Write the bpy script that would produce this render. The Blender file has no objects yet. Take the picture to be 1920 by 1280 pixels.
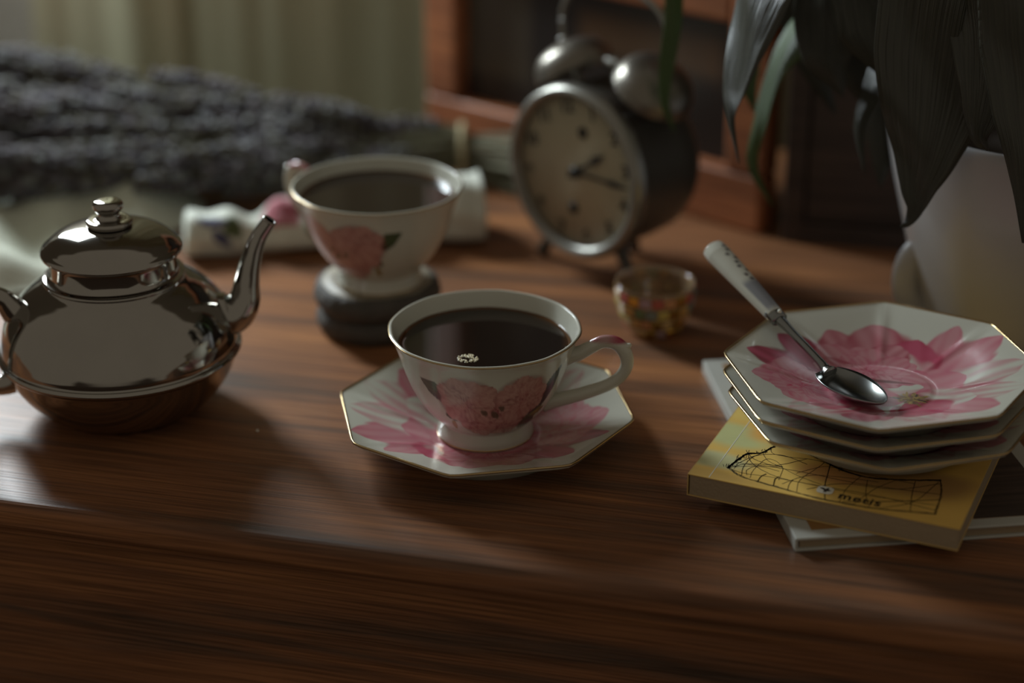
import bpy, bmesh, math, random
import numpy as np
from mathutils import Vector, Matrix
PI = math.pi
R = math.radians
rnd = random.Random(7)
sc = bpy.context.scene
COL = sc.collection

# ---------------------------------------------------------------- camera
CAMZ = .4236
PITCH = 24.5
cam_d = bpy.data.cameras.new('camera')
cam = bpy.data.objects.new('camera', cam_d)
COL.objects.link(cam)
cam.location = (0, 0, CAMZ)
cam.rotation_euler = (R(90 - PITCH), 0, 0)
cam_d.sensor_width = 36
cam_d.lens = 67.5
cam_d.clip_start = .02
cam_d.dof.use_dof = True
cam_d.dof.focus_distance = .868
cam_d.dof.aperture_fstop = 2.8
cam_d.dof.aperture_blades = 0
sc.camera = cam

# ---------------------------------------------------------------- world, light, exposure
w = bpy.data.worlds.new('world')
sc.world = w
w.use_nodes = True
bg = w.node_tree.nodes['Background']
bg.inputs[0].default_value = (1.0, .88, .70, 1)
bg.inputs[1].default_value = .168

LD = bpy.data.lights.new('window_light', 'AREA')
LD.shape = 'RECTANGLE'
LD.size = .17
LD.size_y = .36
LD.energy = 10.5
LD.color = (.84, .95, 1.0)
LO = bpy.data.objects.new('window_light', LD)
COL.objects.link(LO)
LO.location = (-.50, 1.50, .44)
LO.rotation_euler = (Vector((-.05, .85, .02)) - Vector(LO.location)).to_track_quat('-Z', 'Y').to_euler()
LD2 = bpy.data.lights.new('curtained_window_light', 'AREA')
LD2.shape = 'RECTANGLE'; LD2.size = .36; LD2.size_y = .80; LD2.energy = .19; LD2.color = (.92, 1.0, .92)
LO2 = bpy.data.objects.new('curtained_window_light', LD2); COL.objects.link(LO2)
LO2.location = (-.185, 1.530, .30); LO2.rotation_euler = (R(-90), 0, 0)
sc.view_settings.view_transform = 'Standard'
sc.view_settings.look = 'None'
sc.view_settings.gamma = 1
sc.view_settings.exposure = 0
sc.cycles.use_denoising = True
sc.cycles.max_bounces = 8

# ---------------------------------------------------------------- picking a point: pixel of the photograph to a world point
FPX = 3600.0
def ray(px, py):
    dx = (px - 960) / FPX; dy = (640 - py) / FPX; p = R(PITCH)
    return Vector((dx, math.cos(p) + dy * math.sin(p), -math.sin(p) + dy * math.cos(p)))
def atz(px, py, z=0):
    d = ray(px, py); t = (z - CAMZ) / d.z
    return Vector((d.x * t, d.y * t, z))
def aty(px, py, Y):
    d = ray(px, py); t = Y / d.y
    return Vector((d.x * t, Y, CAMZ + d.z * t))

# ---------------------------------------------------------------- materials
def mat(name, col=(.5, .5, .5), rough=.5, metal=0, spec=.5, coat=0, coatr=.05, attr=None, bump=None, sss=0, trans=0, ior=1.45, alpha=None, vary=.12, vscale=30):
    """Principled material; colour from a vertex colour layer or a constant, broken up by a little noise"""
    m = bpy.data.materials.new(name); m.use_nodes = True
    nt = m.node_tree; b = nt.nodes['Principled BSDF']; L = nt.links
    b.inputs['Roughness'].default_value = rough
    b.inputs['Metallic'].default_value = metal
    b.inputs['Specular IOR Level'].default_value = spec
    b.inputs['Coat Weight'].default_value = coat
    b.inputs['Coat Roughness'].default_value = coatr
    b.inputs['Subsurface Weight'].default_value = sss
    b.inputs['Subsurface Scale'].default_value = .004
    b.inputs['Transmission Weight'].default_value = trans
    b.inputs['IOR'].default_value = ior
    tc = nt.nodes.new('ShaderNodeTexCoord')
    nz = nt.nodes.new('ShaderNodeTexNoise'); nz.inputs['Scale'].default_value = vscale; nz.inputs['Detail'].default_value = 4
    L.new(tc.outputs['Object'], nz.inputs['Vector'])
    mr = nt.nodes.new('ShaderNodeMapRange'); mr.inputs[3].default_value = 1 - vary; mr.inputs[4].default_value = 1 + vary
    L.new(nz.outputs[0], mr.inputs[0])
    mx = nt.nodes.new('ShaderNodeVectorMath'); mx.operation = 'SCALE'
    L.new(mr.outputs[0], mx.inputs['Scale'])
    if attr:
        a = nt.nodes.new('ShaderNodeAttribute'); a.attribute_name = attr
        L.new(a.outputs['Color'], mx.inputs[0])
    else:
        mx.inputs[0].default_value = col[:3]
    L.new(mx.outputs[0], b.inputs['Base Color'])
    if bump:
        sc_, st = bump
        n2 = nt.nodes.new('ShaderNodeTexNoise'); n2.inputs['Scale'].default_value = sc_; n2.inputs['Detail'].default_value = 5
        L.new(tc.outputs['Object'], n2.inputs['Vector'])
        bp = nt.nodes.new('ShaderNodeBump'); bp.inputs['Strength'].default_value = st; bp.inputs['Distance'].default_value = .002
        L.new(n2.outputs[0], bp.inputs['Height']); L.new(bp.outputs[0], b.inputs['Normal'])
    return m

def wood(name, dark, mid, light, rough=.4, sx=1.6, sy=26, spec=.5, bump=.25):
    m = bpy.data.materials.new(name); m.use_nodes = True
    nt = m.node_tree; b = nt.nodes['Principled BSDF']; L = nt.links
    tc = nt.nodes.new('ShaderNodeTexCoord')
    # broad figure
    mp = nt.nodes.new('ShaderNodeMapping'); mp.inputs['Scale'].default_value = (sx, sy, sy)
    L.new(tc.outputs['Object'], mp.inputs[0])
    n1 = nt.nodes.new('ShaderNodeTexNoise'); n1.inputs['Scale'].default_value = 1.5; n1.inputs['Detail'].default_value = 6
    n1.inputs['Roughness'].default_value = .62; n1.inputs['Distortion'].default_value = .55
    L.new(mp.outputs[0], n1.inputs['Vector'])
    r1 = nt.nodes.new('ShaderNodeValToRGB')
    r1.color_ramp.elements[0].position = .33; r1.color_ramp.elements[0].color = (*dark, 1)
    r1.color_ramp.elements[1].position = .70; r1.color_ramp.elements[1].color = (*light, 1)
    e = r1.color_ramp.elements.new(.5); e.color = (*mid, 1)
    L.new(n1.outputs[0], r1.inputs[0])
    # fine pores
    mp2 = nt.nodes.new('ShaderNodeMapping'); mp2.inputs['Scale'].default_value = (sx * 9, sy * 26, sy * 26)
    L.new(tc.outputs['Object'], mp2.inputs[0])
    n2 = nt.nodes.new('ShaderNodeTexNoise'); n2.inputs['Scale'].default_value = 1; n2.inputs['Detail'].default_value = 3
    L.new(mp2.outputs[0], n2.inputs['Vector'])
    mr = nt.nodes.new('ShaderNodeMapRange'); mr.inputs[1].default_value = .35; mr.inputs[2].default_value = .6
    mr.inputs[3].default_value = .62; mr.inputs[4].default_value = 1.08
    L.new(n2.outputs[0], mr.inputs[0])
    mx = nt.nodes.new('ShaderNodeVectorMath'); mx.operation = 'SCALE'
    L.new(r1.outputs[0], mx.inputs[0]); L.new(mr.outputs[0], mx.inputs['Scale'])
    L.new(mx.outputs[0], b.inputs['Base Color'])
    rr = nt.nodes.new('ShaderNodeMapRange'); rr.inputs[3].default_value = rough + .12; rr.inputs[4].default_value = rough - .04
    L.new(n2.outputs[0], rr.inputs[0]); L.new(rr.outputs[0], b.inputs['Roughness'])
    b.inputs['Specular IOR Level'].default_value = spec
    bp = nt.nodes.new('ShaderNodeBump'); bp.inputs['Strength'].default_value = bump; bp.inputs['Distance'].default_value = .0006
    L.new(n2.outputs[0], bp.inputs['Height']); L.new(bp.outputs[0], b.inputs['Normal'])
    return m

M = {}
M['table'] = wood('table_wood', (.10, .066, .048), (.25, .110, .054), (.43, .185, .075), rough=.34, spec=.16)
M['frame'] = wood('orange_wood', (.24, .085, .035), (.36, .125, .05), (.46, .17, .065), rough=.45, sy=14)
M['darkwood'] = wood('dark_wood', (.045, .03, .024), (.065, .042, .032), (.09, .056, .04), rough=.6, sy=12)
M['porcelain'] = mat('painted_porcelain', rough=.22, spec=.55, attr='Col', coat=.35, coatr=.04, vary=.03)
M['white'] = mat('plain_porcelain', (.55, .54, .46), rough=.2, spec=.55, coat=.35, vary=.03)
M['gold'] = mat('gold_line', (.50, .36, .18), rough=.22, metal=1, vary=.15, vscale=200)
M['silver'] = mat('polished_silver', (.36, .34, .31), rough=.07, metal=1, vary=.07, vscale=60)
M['steel'] = mat('spoon_steel', (.27, .28, .275), rough=.22, metal=1, vary=.1, vscale=90)
M['coffee'] = mat('black_coffee', rough=.04, spec=.55, attr='Col', vary=.05)
M['bubble'] = mat('coffee_bubble', (.75, .66, .45), rough=.1, spec=.8, coat=1)
M['paper'] = mat('page_block', (.33, .25, .16), rough=.8, bump=(700, .3))
M['cover'] = mat('printed_cover', rough=.42, attr='Col', vary=.1, vscale=60, spec=.4)
M['covery'] = mat('yellow_card', (.62, .42, .16), rough=.45)
M['coverp'] = mat('pale_cover', (.46, .46, .42), rough=.38, vary=.08)
M['coverb'] = mat('brown_panel', (.30, .155, .05), rough=.5, vary=.25, vscale=35)
M['ink'] = mat('black_ink', (.022, .017, .014), rough=.6)
M['logow'] = mat('white_print', (.80, .78, .68), rough=.5)
M['clockm'] = mat('clock_enamel', (.085, .078, .066), rough=.38, metal=.35, vary=.15)
M['bezel'] = mat('clock_bezel', (.30, .29, .26), rough=.3, metal=.8)
M['bell'] = mat('clock_bell', (.22, .20, .17), rough=.34, metal=.85)
M['dial'] = mat('clock_dial', (.47, .42, .30), rough=.55, vary=.1, vscale=40)
M['hand'] = mat('clock_hand', (.02, .02, .018), rough=.4)
M['curtain'] = None
M['cloth'] = mat('pale_cloth', (.62, .63, .52), rough=.9, bump=(500, .5), vary=.1, vscale=40)
M['napkin'] = mat('printed_napkin', rough=.8, attr='Col', bump=(600, .4), vary=.06)
M['stem'] = mat('lavender_stem', (.17, .16, .10), rough=.8)
M['bud'] = mat('lavender_bud', rough=.8, attr='Col', vary=.25, vscale=120, spec=.25)
M['twine'] = mat('bundle_tie', (.42, .35, .20), rough=.85)
M['pot'] = mat('pot_glaze', (.43, .42, .43), rough=.3, coat=.2, vary=.05, vscale=12)
M['soil'] = mat('soil', (.04, .028, .02), rough=.95, bump=(200, 1))
M['wall'] = mat('wall_plaster', (.28, .25, .21), rough=.9, bump=(60, .2))
M['floor'] = wood('floor_wood', (.05, .03, .02), (.08, .045, .03), (.11, .06, .035), rough=.6)
M['bark'] = mat('coaster_bark', (.085, .075, .065), rough=.75, bump=(160, .9), vary=.35, vscale=80)
M['slice'] = mat('coaster_face', attr='Col', rough=.5, spec=.5, vary=.12, vscale=70)
M['picture'] = mat('dark_picture', attr='Col', rough=.25, spec=.4, vary=.2, vscale=14)
M['handlew'] = mat('spoon_porcelain', attr='Col', rough=.2, coat=.4, vary=.03)

def leafmat(name, base, base2, rough=.38):
    m = bpy.data.materials.new(name); m.use_nodes = True
    nt = m.node_tree; b = nt.nodes['Principled BSDF']; L = nt.links
    uv = nt.nodes.new('ShaderNodeUVMap'); uv.uv_map = 'UVMap'
    mp = nt.nodes.new('ShaderNodeMapping'); mp.inputs['Scale'].default_value = (2.2, 34, 1)
    L.new(uv.outputs[0], mp.inputs[0])
    nz = nt.nodes.new('ShaderNodeTexNoise'); nz.inputs['Scale'].default_value = 1; nz.inputs['Detail'].default_value = 3
    L.new(mp.outputs[0], nz.inputs['Vector'])
    r1 = nt.nodes.new('ShaderNodeValToRGB')
    r1.color_ramp.elements[0].position = .35; r1.color_ramp.elements[0].color = (*base, 1)
    r1.color_ramp.elements[1].position = .68; r1.color_ramp.elements[1].color = (*base2, 1)
    L.new(nz.outputs[0], r1.inputs[0]); L.new(r1.outputs[0], b.inputs['Base Color'])
    b.inputs['Roughness'].default_value = rough
    b.inputs['Specular IOR Level'].default_value = .6
    bp = nt.nodes.new('ShaderNodeBump'); bp.inputs['Strength'].default_value = .7; bp.inputs['Distance'].default_value = .0018
    L.new(nz.outputs[0], bp.inputs['Height']); L.new(bp.outputs[0], b.inputs['Normal'])
    tr = nt.nodes.new('ShaderNodeBsdfTranslucent'); tr.inputs[0].default_value = (base2[0] * 1.6, base2[1] * 1.9, base2[2], 1)
    ms = nt.nodes.new('ShaderNodeMixShader'); ms.inputs[0].default_value = .12
    out = nt.nodes['Material Output']
    L.new(b.outputs[0], ms.inputs[1]); L.new(tr.outputs[0], ms.inputs[2]); L.new(ms.outputs[0], out.inputs[0])
    return m
M['leaf'] = leafmat('dark_leaf', (.042, .042, .032), (.06, .06, .043), .30)
M['leafg'] = leafmat('green_leaf', (.06, .10, .03), (.10, .16, .05), .5)

def curtainmat():
    m = mat('curtain_linen', (.42, .35, .22), rough=.95, bump=(900, .5), vary=.1, vscale=9)
    nt = m.node_tree; L = nt.links; b = nt.nodes['Principled BSDF']
    tr = nt.nodes.new('ShaderNodeBsdfTranslucent'); tr.inputs[0].default_value = (.40, .38, .26, 1)
    ms = nt.nodes.new('ShaderNodeMixShader'); ms.inputs[0].default_value = .4
    L.new(b.outputs[0], ms.inputs[1]); L.new(tr.outputs[0], ms.inputs[2]); L.new(ms.outputs[0], nt.nodes['Material Output'].inputs[0])
    return m
M['curtain'] = curtainmat()

# ---------------------------------------------------------------- object helpers
def tag(o, label=None, cat=None, group=None, kind=None):
    if label: o['label'] = label
    if cat: o['category'] = cat
    if group: o['group'] = group
    if kind: o['kind'] = kind
    return o
def empty(name, loc, label=None, cat=None, group=None, rz=0, rot=None):
    o = bpy.data.objects.new(name, None); COL.objects.link(o); o.location = loc
    o.rotation_euler = rot if rot else (0, 0, rz); o.empty_display_size = .02
    return tag(o, label, cat, group)
def link(name, me, m, parent=None, loc=None, rot=None, smooth=True):
    if m and not me.materials: me.materials.append(m)
    if smooth: me.shade_smooth()
    o = bpy.data.objects.new(name, me); COL.objects.link(o)
    if parent: o.parent = parent
    if loc is not None: o.location = loc
    if rot is not None: o.rotation_euler = rot
    return o
def mesh(name, V, F, cols=None):
    me = bpy.data.meshes.new(name)
    me.from_pydata([tuple(v) for v in V], [], F); me.update()
    if cols is not None:
        a = me.color_attributes.new('Col', 'FLOAT_COLOR', 'POINT')
        c = np.ones((len(V), 4), dtype=np.float32); c[:, :3] = np.asarray(cols)[:, :3]
        a.data.foreach_set('color', c.ravel())
    return me
def bmm(name, bm):
    bmesh.ops.recalc_face_normals(bm, faces=bm.faces)
    me = bpy.data.meshes.new(name); bm.to_mesh(me); bm.free(); return me
def box(name, size, m, parent=None, loc=(0, 0, 0), rot=None, bev=.0008, seg=2):
    bm = bmesh.new(); bmesh.ops.create_cube(bm, size=1)
    bmesh.ops.scale(bm, vec=size, verts=bm.verts)
    if bev: bmesh.ops.bevel(bm, geom=bm.edges, offset=bev, segments=seg, profile=.5, affect='EDGES')
    return link(name, bmm(name, bm), m, parent, loc, rot, smooth=False)
def gridfaces(nu, nv, closed_v=True):
    F = []
    for i in range(nu - 1):
        for j in range(nv if closed_v else nv - 1):
            k = (j + 1) % nv
            F.append((i * nv + j, (i + 1) * nv + j, (i + 1) * nv + k, i * nv + k))
    return F
def catmull(P, n):
    P = [np.array(p, float) for p in P]
    out = []
    m = len(P)
    for s in range(n):
        t = s / (n - 1) * (m - 1); i = min(int(t), m - 2); u = t - i
        p0 = P[i - 1] if i > 0 else 2 * P[0] - P[1]; p1 = P[i]; p2 = P[i + 1]; p3 = P[i + 2] if i + 2 < m else 2 * P[-1] - P[-2]
        out.append(.5 * ((2 * p1) + (-p0 + p2) * u + (2 * p0 - 5 * p1 + 4 * p2 - p3) * u * u + (-p0 + 3 * p1 - 3 * p2 + p3) * u ** 3))
    return np.array(out)
def lathe(name, prof, m, parent=None, n=96, smoothn=None, loc=None, rmod=None, colfn=None, rot=None):
    P = np.array(prof, float)
    if smoothn: P = catmull(prof, smoothn)
    V = []; th = np.arange(n) * 2 * PI / n
    for r, z in P:
        rr = max(r, 1e-5)
        for t in th:
            q = rr * (rmod(t, z) if rmod else 1)
            V.append((q * math.cos(t), q * math.sin(t), z))
    V = np.array(V)
    F = [f[::-1] for f in gridfaces(len(P), n)]
    cols = colfn(V) if colfn else None
    me = mesh(name, V, F, cols)
    if np.linalg.norm(P[0][:1]) < 2e-5 or np.linalg.norm(P[-1][:1]) < 2e-5:
        bm = bmesh.new(); bm.from_mesh(me); bmesh.ops.remove_doubles(bm, verts=bm.verts, dist=2e-5); bm.to_mesh(me); bm.free()
    return link(name, me, m, parent, loc, rot)
def tube(name, pts, rad, m, parent=None, n=16, steps=60, closed=False, flat=1.0, colfn=None, up=(0, 0, 1), cap=True, loc=None):
    """sweep an ellipse (rad, rad*flat) along a smooth path; rad may be a list"""
    pts = [tuple(p) for p in pts]
    if closed: P = np.array(pts)
    else: P = catmull(pts, steps) if steps else np.array(pts, float)
    k = len(P)
    rl = np.atleast_1d(np.array(rad, float))
    rr = np.interp(np.linspace(0, 1, k), np.linspace(0, 1, len(rl)), rl) if len(rl) > 1 else np.full(k, rl[0])
    V = []
    for i in range(k):
        a = P[(i - 1) % k] if (closed or i > 0) else P[i]
        b = P[(i + 1) % k] if (closed or i < k - 1) else P[i]
        T = Vector(b - a).normalized()
        U = Vector(up); S = T.cross(U)
        if S.length < 1e-4: S = T.cross(Vector((1, 0, 0)))
        S.normalize(); N = S.cross(T).normalized()
        for j in range(n):
            t = 2 * PI * j / n
            V.append(tuple(Vector(P[i]) + S * (math.cos(t) * rr[i] * flat) + N * (math.sin(t) * rr[i])))
    F = gridfaces(k, n)
    if closed:
        for j in range(n): F.append(((k - 1) * n + j, j, (j + 1) % n, (k - 1) * n + (j + 1) % n))
    elif cap:
        V.append(tuple(P[0])); V.append(tuple(P[-1])); c0 = len(V) - 2
        for j in range(n):
            F.append((c0, j, (j + 1) % n)); F.append((c0 + 1, (k - 1) * n + (j + 1) % n, (k - 1) * n + j))
    V = np.array(V)
    me = mesh(name, V, F, colfn(V) if colfn else None)
    return link(name, me, m, parent, loc)
def text_mesh(name, cv, m, parent):
    tmp = bpy.data.objects.new(name, cv); me = bpy.data.meshes.new_from_object(tmp); bpy.data.objects.remove(tmp)
    me.materials.clear(); return link(name, me, m, parent, smooth=False)
def ss(a, b, x): 
    t = np.clip((x - a) / (b - a), 0, 1); return t * t * (3 - 2 * t)

# ---------------------------------------------------------------- painter for the floral prints
WHITE = np.array((.55, .54, .46))
def petal(C, X, Y, cx, cy, ang, L, W, cin, cedge, seed=0, edge=.16, pw=.75, op=1.0):
    a = R(ang); dx = X - cx; dy = Y - cy
    u = (dx * math.cos(a) + dy * math.sin(a)) / L
    v = (-dx * math.sin(a) + dy * math.cos(a)) / W
    uu = np.clip(u, 1e-4, 1 - 1e-4)
    wv = np.sin(PI * uu ** pw) ** .7
    wob = .07 * np.sin(7 * uu + seed * 3.1 + 4 * v) + .05 * np.sin(17 * v + seed * 1.7 + 3 * uu)
    d = np.clip(np.abs(v) / np.maximum(wv, .03) + wob, 0, 9)
    mask = ss(1.0, 1.0 - edge, d) * (u > 0) * (u < 1) * op
    f = .55 * d ** 2.2 + .50 * (1 - uu) ** 1.4 + .16 * np.sin(v * 13 + 2.5 * np.sin(uu * 4 + seed)) - .12 * np.sin(uu * 9 + seed * 2)
    f = np.clip(f * 1.15 + .04, 0, 1)[:, None]
    c = np.array(cin) * (1 - f) + np.array(cedge) * f
    m_ = mask[:, None]
    return C * (1 - m_) + c * m_
PK_L = (.54, .25, .27); PK_M = (.47, .095, .15); PK_D = (.33, .030, .06); PK_B = (.50, .055, .11); MAR = (.17, .035, .035)
QL = (.50, .27, .23); QM = (.36, .13, .12); QD = (.22, .055, .06)
GR_D = (.028, .042, .030); GR_M = (.09, .11, .05); OCH = (.30, .20, .06)
def blossom(C, X, Y, cx, cy, r_, cols, seed=0, flat=1.0):
    for ring, (rho, n) in enumerate(((1.0, 9), (.78, 8), (.55, 7), (.34, 5))):
        for k in range(n):
            a = 360 * k / n + ring * 23 + seed * 31
            q = rho * (1 + .12 * math.sin(k * 2.7 + seed))
            C = petal(C, X, Y / flat, cx, cy / flat, a, r_ * q, r_ * q * .42, cols[0], cols[1] if (k + ring) % 3 else cols[2], seed=k + ring * 5 + seed, edge=.22, pw=1.35)
    return C
def paint_peony(X, Y):
    """a big open peony over the whole plate, unit disc coordinates"""
    C = np.tile(WHITE, (len(X), 1))
    P = [  # cx, cy, ang, L, W, in, edge
        (.15, .05, 62, .80, .13, PK_L, PK_M), (.20, .08, 38, .78, .16, PK_L, PK_M), (.25, .00, 14, .72, .17, WHITE, PK_M),
        (.25, -.12, -8, .70, .15, WHITE, PK_M), (.22, -.20, -30, .62, .17, PK_L, PK_M), (.10, -.25, -62, .60, .14, WHITE, PK_M),
        (-.05, -.25, -98, .55, .16, PK_L, PK_D), (-.12, -.2, -128, .72, .13, WHITE, PK_B),
        (-.12, .10, 176, .80, .16, PK_M, MAR), (-.15, .05, 196, .72, .22, PK_L, PK_B),
        (-.10, .12, 150, .72, .17, PK_M, MAR), (-.06, .16, 122, .60, .18, PK_L, PK_D),
        (.02, .18, 98, .62, .25, PK_L, PK_D), (.10, .14, 74, .52, .2, PK_M, PK_D),
        (.02, .14, 90, .42, .26, WHITE, PK_M), (-.20, -.06, 222, .56, .20, PK_L, PK_B),
        (-.15, -.10, 205, .40, .16, WHITE, PK_B), (.12, .0, 20, .48, .20, PK_L, PK_M), (.18, -.1, -14, .46, .18, WHITE, PK_M),
        (-.28, .02, 4, .60, .17, WHITE, PK_B), (-.30, -.10, -8, .50, .16, PK_L, PK_B),
        (.16, -.20, -40, .34, .20, PK_M, PK_D),
    ]
    for i, (cx, cy, an, L_, W_, ci, ce) in enumerate(P):
        C = petal(C, X, Y, cx, cy, an, L_ * .93, W_ * 1.3, ci, ce, seed=i, edge=.30, pw=.95)
    C = blossom(C, X, Y, -.08, .26, .38, (PK_L, PK_M, PK_D), 2, .8)
    C = blossom(C, X, Y, -.48, -.10, .30, (PK_L, PK_M, PK_B), 5)
    # dark cleft and stamens
    C = petal(C, X, Y, -.22, .13, -4, .45, .03, MAR, (.06, .03, .02), 3, edge=.6, op=.85)
    d = np.hypot((X - .20) / .13, (Y + .13) / .09); m_ = (ss(1.1, .5, d) * .8)[:, None]; C = C * (1 - m_) + np.array((.16, .06, .035)) * m_
    rs = random.Random(9)
    for k in range(46):
        a = rs.uniform(0, 360); q = rs.uniform(.0, .07)
        C = petal(C, X, Y, .20 + q * math.cos(R(a)), -.13 + q * .7 * math.sin(R(a)), a + rs.uniform(-30, 30), rs.uniform(.04, .08), .012, rs.choice((OCH, (.07, .035, .02), (.40, .27, .08))), rs.choice((OCH, (.06, .03, .02))), k, edge=.5)
    r = np.hypot(X, Y)
    return C
def paint_rose(X, Y, s=1.0):
    """spray of roses for the cup wall; X across, Y up, flower about 2*s wide and 1.1*s high"""
    C = np.tile(WHITE, (len(X), 1))
    X = X / s; Y = Y / s
    C = petal(C, X, Y, -.62, .10, 148, .62, .17, GR_M, GR_D, 1)
    C = petal(C, X, Y, -.60, -.18, 190, .26, .12, GR_M, GR_D, 2)
    C = petal(C, X, Y, .70, -.30, 62, .95, .17, GR_D, GR_D, 3)
    C = petal(C, X, Y, .55, -.32, -28, .55, .17, GR_D, GR_M, 4)
    C = petal(C, X, Y, .72, -.28, 10, .35, .10, OCH, GR_M, 5)
    C = petal(C, X, Y, -.72, -.30, 250, .26, .06, OCH, OCH, 5)
    for cx, cy, r_, sd in ((.24, -.26, .40, 6), (-.22, -.26, .40, 4), (.44, .14, .46, 3), (-.42, .14, .48, 1)):
        d = np.hypot(X - cx, Y - cy) / r_; m_ = (ss(1.08, .9, d) * .5)[:, None]; C = C * (1 - m_) + np.array(QD) * m_
        C = blossom(C, X, Y, cx, cy, r_, (QL, QM, QD), sd)
    C = petal(C, X, Y, -.40, .04, 2, .85, .035, (.14, .06, .05), MAR, 3, edge=.9, op=.35)
    for (a, b, q) in ((-.14, -.06, .07), (.02, -.12, .09), (.14, .02, .06)):
        d = np.hypot((X - a) / q, (Y - b) / q) + .3 * np.sin(X * 40 + Y * 25)
        m_ = (ss(1.1, .6, d) * .8)[:, None]; C = C * (1 - m_) + np.array((.06, .05, .025)) * m_
    return C

# ================================================================ SETTING
floor = box('floor', (4, 4, .02), M['floor'], loc=(0, -.4, -.76), bev=0); tag(floor, 'dark wooden floor below the table', 'floor', kind='structure')
wall = box('wall_back', (4.0, .05, 3.0), M['wall'], loc=(0, 1.575, .74), bev=0); tag(wall, 'dark plain wall behind the curtain', 'wall', kind='structure')
win = empty('window_1', (-.32, 1.528, .30), 'window at the left end of the dark back wall', 'window'); win['kind'] = 'structure'
for (sx, sz, lx, lz) in ((.68, .03, 0, .415), (.68, .03, 0, -.415), (.03, .80, -.325, 0), (.03, .80, .325, 0), (.024, .80, -.045, 0)):
    box('window_frame', (sx, .035, sz), M['white'], win, (lx, 0, lz), bev=.002)
box('window_sill', (.72, .04, .015), M['white'], win, (0, 0, -.438), bev=.002)

# table: local x along the front edge, y to the back
YAW = -13.96
TO = atz(0, 945, 0)
table = empty('wooden_table', TO, 'dark brown wooden table with polished grain carrying the tea things', 'table', rz=R(YAW))
TL0, TL1, TD = -.45, 1.15, .575
TC = (TL0 + TL1) / 2
def tabletop():
    prof = []   # y,z outline with a rounded nose
    r_ = .0055
    for k in range(7):
        a = PI / 2 + k * (PI / 2) / 6; prof.append((r_ + r_ * math.cos(a), -r_ + r_ * math.sin(a)))
    prof += [(0, -.0105), (.0008, -.012), (.0045, -.0155), (.0052, -.0185), (TD, -.0185), (TD, 0)]
    V = []; F = []
    n = len(prof)
    for x in (TL0, TL1):
        for y, z in prof: V.append((x, y, z))
    for j in range(n): F.append((j, (j + 1) % n, n + (j + 1) % n, n + j))
    F.append(tuple(range(n))[::-1]); F.append(tuple(range(n, 2 * n)))
    bm = bmesh.new(); me = mesh('tabletop', V, F); bm.from_mesh(me)
    return bmm('tabletop', bm)
link('tabletop', tabletop(), M['table'], table, smooth=False)
box('apron', (TL1 - TL0 - .10, .018, .13), M['table'], table, (TC, .030, -.0835), bev=.001)
box('rear_apron', (TL1 - TL0 - .10, .018, .13), M['table'], table, (TC, TD - .04, -.0835), bev=.001)
for lx in (TL0 + .06, TL1 - .06):
    for ly in (.045, TD - .05):
        lathe('leg', [(.001, -.75), (.014, -.75), (.016, -.70), (.020, -.35), (.026, -.16), (.026, -.0185), (.001, -.0185)], M['table'], table, n=20, loc=(lx, ly, 0))

# curtain
def curtain():
    nx, nz = 900, 26
    x0, x1 = -.372, .30
    rr = random.Random(4)
    ks = [(rr.uniform(55, 75), rr.uniform(0, 6), .0055), (rr.uniform(95, 120), rr.uniform(0, 6), .0025), (rr.uniform(22, 30), 1.0, .006), (210, 2, .0010)]
    V = []
    for i in range(nx):
        x = x0 + (x1 - x0) * i / (nx - 1)
        for j in range(nz):
            z = -.72 + 2.0 * j / (nz - 1)
            y = 1.47
            for k, ph, am in ks: y += am * math.sin(k * x + ph + .25 * math.sin(z * 2.2 + k)) 
            # one proud fold catching light
            y -= .014 * math.exp(-((x + .262) / .012) ** 2)
            V.append((x, y, z))
    me = mesh('curtain', V, gridfaces(nx, nz, False))
    o = link('curtain', me, M['curtain'])
    return tag(o, 'olive beige linen curtain in soft vertical folds behind the lavender', 'curtain')
curtain()

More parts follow.
